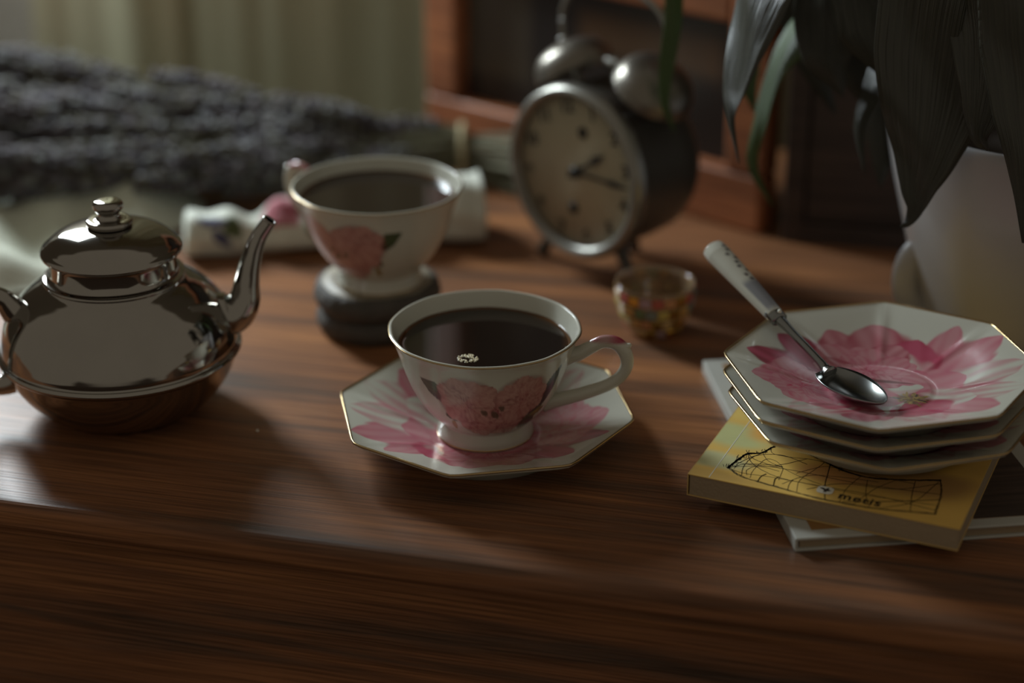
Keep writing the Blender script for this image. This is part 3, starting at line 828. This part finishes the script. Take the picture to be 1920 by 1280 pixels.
for row in range(5):
    s = (row + .5) / 5; idx = s * 29; P_ = BPs[int(idx)]; Q_ = BPs[min(29, int(idx) + 1)]
    slope = math.atan2(Q_[0] - P_[0], Q_[1] - P_[1]); n = 20
    tw = 2 * PI * P_[0] / n * .86; thh = .0053
    ms_ = [tile_mesh(tw, thh * .9, m) for m in TM + [M['tilegold']]]
    for k in range(n):
        a = 2 * PI * (k + .5 * (row % 2)) / n
        me = ms_[rt.randrange(len(TM))] if rt.random() > .22 else ms_[-1]
        o = bpy.data.objects.new('tile', me); COL.objects.link(o); o.parent = bowl
        o.location = (P_[0] * math.cos(a), P_[0] * math.sin(a), P_[1])
        o.rotation_euler = (Matrix.Rotation(a + PI / 2, 3, 'Z') @ Matrix.Rotation(slope, 3, 'X')).to_euler()

# ================================================================ ALARM CLOCK
CA = R(45)
CR = .052
fc = atz(1083, 322, .0625)
nrm = Vector((-math.sin(CA), -math.cos(CA), 0)); side = Vector((math.cos(CA), -math.sin(CA), 0))
clock = empty('alarm_clock', (fc.x, fc.y, 0), 'dark twin-bell alarm clock with a cream dial, facing the back cup', 'clock', rz=-CA)
# local frame: x = viewer's right on the dial, -y = out of the dial, z up
def axis_lathe(name, prof, m, parent, z0, n=96, **k):
    return lathe(name, prof, m, parent, n=n, loc=(0, 0, z0), rot=(R(90), 0, 0), **k)   # profile (r, distance out of the dial)
ZF = .0625
axis_lathe('case', [(.0005, -.058), (.034, -.058), (.043, -.055), (.0465, -.048), (.0475, -.036), (.0475, -.006), (.0480, -.004), (.0490, -.0035), (.0490, -.001), (.0005, -.001)], M['clockm'], clock, ZF, smoothn=None)
axis_lathe('bezel', [(.0430, -.001), (.0432, .0030), (.0445, .0048), (.0468, .0060), (.0490, .0050), (.0505, .0020), (.0505, -.0020), (.0485, -.0040)], M['bezel'], clock, ZF, smoothn=50)
axis_lathe('dial', [(.0435, -.0008), (.0435, .0004), (.0005, .0004)], M['dial'], clock, ZF)
ROTD = R(13)
def dial_pt(angle_cw_deg, r): a = R(90 - angle_cw_deg) + ROTD; return (r * math.cos(a), r * math.sin(a))
for h in range(12):
    cv = bpy.data.curves.new('numeral', 'FONT'); cv.body = str(h or 12); cv.size = .0105; cv.align_x = 'CENTER'; cv.align_y = 'CENTER'; cv.extrude = .00015; cv.offset = .0003
    cv.materials.append(M['hand'])
    o = text_mesh('numeral', cv, M['hand'], clock)
    x, z = dial_pt(30 * h, .0375); o.location = (x, -.0007, ZF + z); o.rotation_euler = (R(90), -ROTD, 0)
    o.rotation_euler = (Matrix.Rotation(-ROTD, 3, 'Y') @ Matrix.Rotation(R(90), 3, 'X')).to_euler()
def clock_hand(name, ang, L_, w_, depth):
    a = R(90 - ang) + ROTD; d = np.array((math.cos(a), math.sin(a))); n = np.array((-d[1], d[0]))
    pts = [(-.006, .3), (0, 1.3), (.0015, .55), (L_ * .55, .5), (L_ * .70, 1.25), (L_ * .80, .9), (L_, .08)]
    V = []
    for y in (-depth, -depth - .0006):
        for s, k in pts:
            for sg in (-1, 1): q = d * s + n * (w_ * k * sg); V.append((q[0], y, ZF + q[1]))
    F = []; m_ = len(pts) * 2
    for i in range(len(pts) - 1):
        a_ = 2 * i
        F += [(a_, a_ + 1, a_ + 3, a_ + 2), (m_ + a_, m_ + a_ + 2, m_ + a_ + 3, m_ + a_ + 1), (a_, a_ + 2, m_ + a_ + 2, m_ + a_), (a_ + 1, m_ + a_ + 1, m_ + a_ + 3, a_ + 3)]
    return link(name, mesh(name, V, F), M['hand'], clock, smooth=False)
clock_hand('minute_hand', 103, .040, .0015, .0016)
clock_hand('hour_hand', 68, .027, .0020, .0026)
axis_lathe('hub', [(.0035, .0005), (.0035, .0030), (.0005, .0034)], M['hand'], clock, ZF, n=24)
for dx, dz in ((.004, .024), (-.002, -.022)):
    axis_small = lathe('subdial', [(.0066, 0), (.0066, .0004), (.0058, .0006), (.0056, .0003), (.0005, .0003)], M['hand'], clock, n=32, loc=(dx, -.0004, ZF + dz), rot=(R(90), 0, 0)) if False else None
    lathe('subdial_mark', [(.0034, 0), (.0034, .0006), (.0005, .0008)], M['hand'], clock, n=24, loc=(dx, -.0004, ZF + dz), rot=(R(90), 0, 0))
for s in (-1, 1):
    tube('foot', [(s * .024, .010, .022), (s * .031, .009, .010), (s * .035, .008, .0022)], [.0042, .0034, .0040], M['clockm'], clock, n=16, steps=16)
tube('foot', [(0, .042, .022), (0, .047, .012), (0, .050, .0022)], [.0042, .0034, .0040], M['clockm'], clock, n=16, steps=16)
for s in (-1, 1):
    e = empty('bell', (.002 + s * .0255, .026, ZF + .0425)); e.parent = clock; e.rotation_euler = (0, R(31 * s), 0)
    lathe('bell_dome', [(.0225, .006), (.0235, .0062), (.0232, .0090), (.0222, .0130), (.0195, .0175), (.0145, .0212), (.0080, .0232), (.0005, .0238)], M['bell'], e, n=64, smoothn=50)
    lathe('bell_post', [(.0022, -.008), (.0022, .024), (.0034, .0243), (.0030, .0265), (.0005, .0272)], M['bezel'], e, n=20)
tube('hammer', [(.002, .026, ZF + .046), (.002, .026, ZF + .057)], [.0014, .0014], M['bezel'], clock, n=10, steps=6)
tube('hammer_head', [(-.003, .026, ZF + .058), (.007, .026, ZF + .058)], [.0032, .0032], M['bezel'], clock, n=14, steps=6)
tube('carry_handle', [(-.037, .026, ZF + .064), (-.037, .026, ZF + .082), (-.026, .026, ZF + .096), (.002, .026, ZF + .102), (.030, .026, ZF + .096), (.041, .026, ZF + .082), (.041, .026, ZF + .064)], .0016, M['bezel'], clock, n=12, steps=50)

# ================================================================ FRAMED PICTURE AND DARK CABINET
fr0 = Vector((.155, 1.090, 0)); FA = R(180 - 40)
fw = .272; fh = .30
pf = empty('wooden_picture_frame', fr0, 'orange-brown wooden frame with a dark inset picture, standing behind the clock', 'picture frame', rz=FA)
# local x runs from the near right corner to the far left one; +y towards the viewer's far side
RB, RTp, SL = .036, .030, .028
OPH = .090
box('bottom_rail', (fw, .018, RB), M['frame'], pf, (fw / 2, 0, RB / 2), bev=.003, seg=3)
box('stile', (SL, .018, fh - RB), M['frame'], pf, (SL / 2, 0, RB + (fh - RB) / 2), bev=.003, seg=3)
box('stile', (SL, .018, fh - RB), M['frame'], pf, (fw - SL / 2, 0, RB + (fh - RB) / 2), bev=.003, seg=3)
box('middle_rail', (fw - 2 * SL, .016, RTp), M['frame'], pf, (fw / 2, 0, RB + OPH + RTp / 2), bev=.003, seg=3)
box('top_rail', (fw - 2 * SL, .018, .03), M['frame'], pf, (fw / 2, 0, fh - .015), bev=.003, seg=3)
def inset():
    nx, nz = 60, 40; V = []
    for i in range(nx):
        for j in range(nz): V.append((SL - .002 + (fw - 2 * SL + .004) * i / (nx - 1), -.004, RB - .002 + (fh - RB - .02) * j / (nz - 1)))
    V = np.array(V); C = np.tile(np.array((.035, .028, .025)), (len(V), 1))
    def rect(x0, x1, z0, z1, col):
        m_ = (ss(x0 - .006, x0 + .006, V[:, 0]) * ss(x1 + .006, x1 - .006, V[:, 0]) * ss(z0 - .006, z0 + .006, V[:, 2]) * ss(z1 + .006, z1 - .006, V[:, 2]))[:, None]
        return C * (1 - m_) + np.array(col) * m_
    C = rect(.19, .275, RB + .018, RB + .2, (.085, .068, .05)); C = rect(.04, .15, RB + .05, RB + .075, (.12, .07, .04))
    return mesh('picture', V, gridfaces(nx, nz, False), C)
link('picture', inset(), M['picture'], pf)
box('backing', (fw - .02, .004, fh - .02), M['darkwood'], pf, (fw / 2, -.0075, fh / 2), bev=0)
# dark cabinet standing to the right, parallel to the table
cb = Vector((.1615, 1.075, 0))
cab = empty('dark_wooden_box', cb, 'dark wooden box standing on the table behind the white plant pot', 'box', rz=R(YAW))
CW, CD_, CHh = .34, .125, .26
box('side_panel', (.012, CD_, CHh), M['darkwood'], cab, (.006, CD_ / 2, CHh / 2))
box('side_panel', (.012, CD_, CHh), M['darkwood'], cab, (CW - .006, CD_ / 2, CHh / 2))
box('top_panel', (CW, CD_, .012), M['darkwood'], cab, (CW / 2, CD_ / 2, CHh + .006))
box('base_panel', (CW - .024, CD_, .012), M['darkwood'], cab, (CW / 2, CD_ / 2, .006))
box('back_panel', (CW - .024, .006, CHh - .012), M['darkwood'], cab, (CW / 2, CD_ - .003, .012 + (CHh - .012) / 2))
dr = box('front_panel', (CW - .026, .010, CHh - .014), M['darkwood'], cab, (CW / 2, .008, .013 + (CHh - .014) / 2))
box('panel_moulding', (CW - .09, .004, .004), M['frame'], dr, (0, -.006, -.055))

# ================================================================ CLOTH, NAPKIN
def heap():
    nx, ny = 130, 90
    x0, x1, y0, y1 = -.43, -.205, .985, 1.18
    V = []
    rr = random.Random(5)
    for i in range(nx):
        for j in range(ny):
            u = i / (nx - 1); v = j / (ny - 1)
            x = x0 + (x1 - x0) * u + .012 * math.sin(v * 9 + 1) * (u > .5)
            y = y0 + (y1 - y0) * v + .010 * math.sin(u * 11)
            e = min(u, 1 - u, v, 1 - v)
            k = float(ss(0, .16, e))
            h = .014 + .010 * math.sin(x * 34 + y * 30 + 1) + .007 * math.sin(x * 60 - y * 42 + 2) + .004 * math.sin(x * 110 + y * 70)
            h += .014 * math.exp(-((x + .33) / .05) ** 2 - ((y - 1.10) / .04) ** 2)
            h += .008 * math.exp(-((x + .2) / .07) ** 2)
            V.append((x, y, .0012 + max(0, h) * k))
    me = mesh('linen_cloth', V, gridfaces(nx, ny, False))
    o = link('linen_cloth', me, M['cloth'])
    md = o.modifiers.new('t', 'SOLIDIFY'); md.thickness = .001; md.offset = 1
    tag(o, 'pale greenish-white cloth in soft folds behind the teapot, under the lavender', 'cloth')
heap()
def rolled_napkin():
    a = atz(335, 500, 0) + Vector((0, .020, 0)); b = atz(925, 462, 0) + Vector((-.006, .020, 0))
    n, m_ = 150, 64; V = []
    ax = (b - a); L_ = ax.length; ax.normalize(); sd = Vector((-ax.y, ax.x, 0))
    for i in range(n):
        u = i / (n - 1)
        rad = .0125 + .008 * u + .0018 * math.sin(u * 21) + .0012 * math.sin(u * 43 + 1)
        if u > .985: rad *= math.sqrt(max(.02, 1 - ((u - .985) / .015) ** 2))
        if u < .02: rad *= math.sqrt(max(.02, 1 - ((.02 - u) / .02) ** 2))
        c = a + ax * (L_ * u)
        for j in range(m_):
            t = 2 * PI * j / m_
            q = rad * (1 + .06 * math.sin(3 * t + u * 9) + .03 * math.sin(7 * t - u * 14))
            zz = q * .92 * math.sin(t) + rad * .90
            zz = max(zz, .0006 + .0004 * math.sin(t) ** 2)
            p = c + sd * (q * 1.15 * math.cos(t)); V.append((p.x, p.y, zz))
    V = np.array(V)
    u = np.repeat(np.linspace(0, 1, n), m_) * L_; t = np.tile(np.arange(m_) * 2 * PI / m_, n); s = t * .017
    C = np.tile(np.array((.68, .69, .60)), (len(V), 1))
    # sprays: front of the roll is t about pi .. 1.2 pi, top is pi/2
    def pt(cu, ct, an, l, w_, a1, a2, sd_):
        nonlocal C; C = petal(C, u, s, cu * L_, R(ct) * .017, an, l, w_, a1, a2, sd_)
    pt(.10, 150, 60, .020, .004, (.08, .08, .16), (.05, .05, .12), 1)
    pt(.05, 120, 20, .022, .004, (.08, .08, .16), (.05, .05, .12), 2)
    pt(.16, 120, 80, .018, .005, GR_M, (.10, .13, .05), 3)
    pt(.14, 170, -60, .014, .004, GR_M, (.10, .13, .05), 4)
    for k in range(6): pt(.33, 120, 60 * k, .014, .008, PK_L, PK_D, k)
    pt(.37, 120, 10, .03, .006, GR_D, GR_M, 5); pt(.40, 150, 40, .03, .007, GR_D, GR_M, 6)
    for k in range(6): pt(.50, 100, 60 * k, .014, .008, PK_L, PK_M, k)
    me = mesh('rolled_napkin', V, gridfaces(n, m_), C)
    bm = bmesh.new(); bm.from_mesh(me); bmesh.ops.holes_fill(bm, edges=[e for e in bm.edges if e.is_boundary]); bmesh.ops.recalc_face_normals(bm, faces=bm.faces); bm.to_mesh(me); bm.free()
    o = link('rolled_napkin', me, M['napkin'])
    tag(o, 'rolled white napkin with floral print, lying behind the back cup', 'napkin')
rolled_napkin()

# ================================================================ LAVENDER BUNDLE
tie = atz(868, 285, .018)
lav = empty('lavender_bundle', (tie.x, tie.y, 0), 'tied bundle of dried grey-purple lavender lying in front of the curtain', 'lavender')
def head_mesh(seed):
    rr = random.Random(seed); bm = bmesh.new(); L_ = rr.uniform(.060, .085); cols = []
    # the head lies along +x from 0 to L_
    x = 0; k = 0
    while x < L_:
        f = x / L_; rad = .0052 * (math.sin(PI * (f * .85 + .12)) ** .6)
        nb = 6
        for j in range(nb):
            a = 2 * PI * j / nb + k * .5 + rr.uniform(-.3, .3); q = rad * rr.uniform(.75, 1.15)
            s = rr.uniform(.0022, .0034)
            M4 = Matrix.Translation((x + rr.uniform(-.001, .001), q * math.cos(a), q * math.sin(a))) @ Matrix.Rotation(a, 4, 'X') @ Matrix.Rotation(R(35), 4, 'Z') @ Matrix.Diagonal((1.7, 1, 1, 1))
            nv = len(bm.verts)
            bmesh.ops.create_icosphere(bm, subdivisions=1, radius=s, matrix=M4)
            c = rr.choice(((.095, .085, .095), (.075, .070, .075), (.12, .105, .11), (.10, .09, .07), (.065, .052, .05), (.15, .15, .145)))
            cols += [c] * (len(bm.verts) - nv)
        x += rr.uniform(.0050, .0070); k += 1
        if rr.random() < .12: x += .005
    me = bpy.data.meshes.new('flower_head'); bm.to_mesh(me); bm.free()
    a = me.color_attributes.new('Col', 'FLOAT_COLOR', 'POINT'); c4 = np.ones((len(cols), 4), np.float32); c4[:, :3] = cols; a.data.foreach_set('color', c4.ravel())
    me.materials.append(M['bud']); me.shade_smooth(); return me
heads = [head_mesh(s) for s in range(8)]
def sprig_target(kind):
    pass
rl = random.Random(21)
# image-guided spread: each sprig ends at a point of the fan (x, y, z in metres)
def unit_stem_mesh():
    V = []; n = 6
    for x in (0, 1):
        for j in range(n): a = 2 * PI * j / n; V.append((x, math.cos(a), math.sin(a)))
    return mesh('stem', V, gridfaces(2, n))
NS = 130
for i in range(NS):
    d = .020 + .262 * ((i * 37) % NS) / (NS - 1.0)            # where along the bundle the head begins
    L_t = d + .07
    sprd = min(1.1, L_t / .33)
    far = rl.random(); hgt = rl.random()
    x = tie.x - L_t * math.cos(R((far - .5) * 12))
    y = tie.y + .014 * (2 * far - 1) + sprd * (-.122 + .180 * far)
    z = .014 + .028 * hgt + sprd ** 1.3 * (.018 * far * (.35 + .65 * hgt) + .005)
    z += .020 * far * float(ss(.17, .27, d))
    z = max(z, .010 + .024 * float(ss(-.17, -.24, x)))
    tipv = Vector((x, y, z)) - Vector((tie.x, tie.y, 0))
    # passes the tie
    s0 = Vector((rl.uniform(-.003, .003), rl.uniform(-.011, .011), .006 + .027 * rl.random()))
    dv = (tipv - s0); Lh = dv.length; q = dv.to_track_quat('X', 'Z')
    butt = .045 + rl.uniform(0, .05)
    if i == 0: stem_me = unit_stem_mesh()
    sp = empty('sprig', tuple(s0)); sp.parent = lav
    sp.rotation_mode = 'QUATERNION'; sp.rotation_quaternion = q
    so = bpy.data.objects.new('stem', stem_me); COL.objects.link(so); so.parent = sp
    if not stem_me.materials: stem_me.materials.append(M['stem'])
    so.scale = (Lh - .06, .0008, .0008)
    hm = heads[i % 8]
    ho = bpy.data.objects.new('flower_head', hm); COL.objects.link(ho); ho.parent = sp
    ho.location = (Lh - .075, 0, 0); ho.rotation_euler = (rl.uniform(0, 6), R(rl.uniform(-5, 5)), R(rl.uniform(-6, 6)))
    s_ = rl.uniform(.9, 1.2); ho.scale = (s_, s_, s_)
# stems running on past the tie
bm = bmesh.new()
me_bits = []
for i in range(46):
    a = Vector((rl.uniform(-.004, .0), rl.uniform(-.010, .010), .004 + .024 * rl.random()))
    b = a + Vector((rl.uniform(.045, .066), -.030 + rl.uniform(-.006, .006) + a.y * .4, (a.z - .015) * .6 + .001))
    b.z = max(b.z, .003)
    me_bits.append((a, b))
V = []; F = []
for a, b in me_bits:
    T = (b - a).normalized(); S = T.cross(Vector((0, 0, 1))).normalized(); N = S.cross(T); k = len(V); r_ = rl.uniform(.0007, .0012)
    for c in (a, b):
        for j in range(6): t = 2 * PI * j / 6; V.append(tuple(c + S * (r_ * math.cos(t)) + N * (r_ * math.sin(t))))
    F += [(k + j, k + 6 + j, k + 6 + (j + 1) % 6, k + (j + 1) % 6) for j in range(6)] + [tuple(k + 6 + j for j in range(6))]
o = link('cut_stems', mesh('cut_stems', V, F), M['stem'], lav); o['kind'] = 'stuff'
ring = [(rr_x, .0150 * math.cos(a), .0190 + .0165 * math.sin(a)) for rr_x in (0,) for a in np.arange(40) * 2 * PI / 40]
tube('tie', ring, .0026, M['twine'], lav, n=10, closed=True, up=(1, 0, 0))

# ================================================================ POTTED PLANT
pc = Vector((.272, .925, 0))
plant = empty('potted_plant', pc, 'drooping dark-leaved plant in a white pot behind the saucer stack', 'plant')
lathe('pot', [(.0005, .0), (.048, .0), (.052, .002), (.0550, .010), (.060, .030), (.0690, .065), (.0770, .095), (.0820, .120), (.0828, .128), (.0810, .130), (.0790, .126), (.0740, .100), (.0690, .085), (.0005, .085)],
      M['pot'], plant, n=120, smoothn=100)
lathe('soil', [(.0740, .104), (.040, .1065), (.0005, .108)], M['soil'], plant, n=48, smoothn=12)
for sgn, az in ((1, 186), (1, 6)):
    a = R(az); rr0 = .0565
    e_ = [(rr0 - .002, .050), (rr0 + .006, .056), (rr0 + .0115, .048), (rr0 + .0115, .036), (rr0 + .006, .026), (rr0 - .004, .022)]
    tube('pot_handle', [(r * math.cos(a), r * math.sin(a), z) for r, z in e_], [.006, .0052, .0048, .0048, .0052, .006], M['pot'], plant, n=20, steps=50, flat=1.5, up=(0, 1, 0))
def leaf(pts, widths, m, roll=0, n=60, cs=13, fold=.25, name='leaf', label=None):
    """pts: world points base to tip, widths: full widths (m)"""
    P = catmull([tuple(p) for p in pts], n)
    W_ = np.interp(np.linspace(0, 1, n), np.linspace(0, 1, len(widths)), widths)
    camp = Vector((0, 0, CAMZ)); V = []; UV = []
    rl_ = np.interp(np.linspace(0, 1, n), [0, 1], [roll, roll] if not isinstance(roll, tuple) else roll)
    for i in range(n):
        T = Vector(P[min(i + 1, n - 1)] - P[max(i - 1, 0)]).normalized()
        toc = (Vector((-.1, 0, .35)) - Vector(P[i])).normalized()
        S = T.cross(toc).normalized(); N = S.cross(T).normalized()
        c, s = math.cos(R(rl_[i])), math.sin(R(rl_[i])); S2 = S * c + N * s; N2 = N * c - S * s
        for j in range(cs):
            v = -1 + 2 * j / (cs - 1)
            h = -fold * abs(v) * W_[i] / 2 + .05 * W_[i] * math.sin(v * 3 + i * .25) + .010 * W_[i] * math.sin(v * 20)
            p = Vector(P[i]) + S2 * (v * W_[i] / 2) + N2 * h - pc
            V.append(tuple(p)); UV.append((i / (n - 1), j / (cs - 1)))
    F = gridfaces(n, cs, False)
    me = mesh(name, V, F)
    uvl = me.uv_layers.new(name='UVMap')
    for pl in me.polygons:
        for li in pl.loop_indices: uvl.data[li].uv = UV[me.loops[li].vertex_index]
    o = link(name, me, m, plant)
    md = o.modifiers.new('t', 'SOLIDIFY'); md.thickness = .0004
    if label: o['label'] = label
    return o
CROWN = pc + Vector((0, 0, .15))
def L(pxs, widths, m='leaf', **k):
    """pxs: (px,py,Y) points seen in the photo from where the leaf enters the frame to its tip; the leaf starts at the crown"""
    q = [aty(*p) for p in pxs]
    top_ = q[0] + (q[0] - q[1]).normalized() * .03
    mid = (top_ + CROWN) / 2 + Vector((0, 0, .06))
    leaf([CROWN, mid, top_] + q, [.003, .004] + widths, M[m], **k)
# thin green leaf over the clock
L([(1262, -60, .99), (1262, 30, .99), (1250, 120, .985), (1246, 190, .98), (1264, 247, .98)], [.008, .010, .0095, .0085, .005, .0006], 'leafg')
# silvery pleated leaf
L([(1450, -110, .93), (1420, -20, .92), (1398, 70, .915), (1378, 160, .91), (1370, 220, .905), (1386, 306, .90)], [.038, .044, .042, .032, .018, .005, .0005], 'leaf', roll=(-55, -40), fold=.15)
# leaf with a bright bend then a long green tail
L([(1600, -50, .98), (1545, 20, .975), (1490, 70, .97), (1450, 140, .97), (1425, 230, .965), (1410, 310, .965), (1448, 386, .96)], [.020, .026, .030, .022, .011, .0085, .006, .0006], 'leafg', roll=(-62, -20), fold=.2)
L([(1430, -60, 1.0), (1415, 40, 1.0), (1402, 140, .995), (1415, 210, .99)], [.012, .014, .016, .012, .0008], 'leafg', roll=10)
# leaf with brown tip
L([(1480, -60, 1.0), (1500, 40, .995), (1530, 130, .99), (1566, 214, .985)], [.014, .018, .021, .015, .0008], 'leaf', roll=15)
L([(1580, -60, .97), (1600, 60, .965), (1625, 150, .96), (1652, 215, .955)], [.02, .026, .030, .022, .001], 'leaf', roll=8)
L([(1700, 0, .93), (1670, 90, .925), (1640, 160, .92), (1612, 240, .915), (1620, 322, .91)], [.014, .016, .018, .013, .007, .0006], 'leaf', roll=-20)
L([(1690, -20, .96), (1680, 120, .95), (1660, 250, .945), (1650, 350, .94)], [.022, .03, .03, .02, .001], 'leaf', roll=12)
# the great dark leaf with the curled tip
L([(1810, -120, .86), (1780, -10, .86), (1760, 110, .86), (1748, 210, .86), (1735, 290, .86), (1722, 350, .86), (1716, 392, .86), (1702, 418, .86), (1688, 424, .86)],
  [.050, .060, .064, .060, .048, .032, .018, .008, .0035, .0005], 'leaf', roll=4, fold=.12, n=90, label='broad dark leaf with a curled drip tip')
L([(1560, -80, .94), (1545, 20, .935), (1550, 110, .93), (1580, 180, .93)], [.02, .03, .034, .026, .001], 'leaf', roll=-10)
L([(1850, -100, .85), (1860, 20, .845), (1850, 150, .84), (1835, 250, .84), (1852, 282, .84)], [.030, .045, .050, .030, .010, .001], 'leaf', roll=-12)
L([(1930, -80, .83), (1945, 80, .825), (1948, 220, .82), (1940, 340, .82), (1918, 455, .82)], [.03, .045, .05, .04, .022, .001], 'leaf', roll=10)
L([(1660, -120, .92), (1640, -20, .92), (1640, 60, .915), (1660, 150, .91)], [.03, .04, .045, .034, .001], 'leaf', roll=20)
L([(1900, -120, .87), (1890, -10, .865), (1880, 120, .86), (1890, 200, .86)], [.03, .045, .05, .034, .001], 'leaf', roll=-5)

# crumb on the table
cr = atz(483, 807, .0008)
bm = bmesh.new(); bmesh.ops.create_icosphere(bm, subdivisions=2, radius=.0007)
for v_ in bm.verts: v_.co += Vector((rnd.uniform(-1, 1), rnd.uniform(-1, 1), rnd.uniform(-1, 1))) * .00009
o = link('crumb', bmm('crumb', bm), M['logow'], None, cr); tag(o, 'tiny pale crumb on the table between teapot and front saucer', 'crumb')
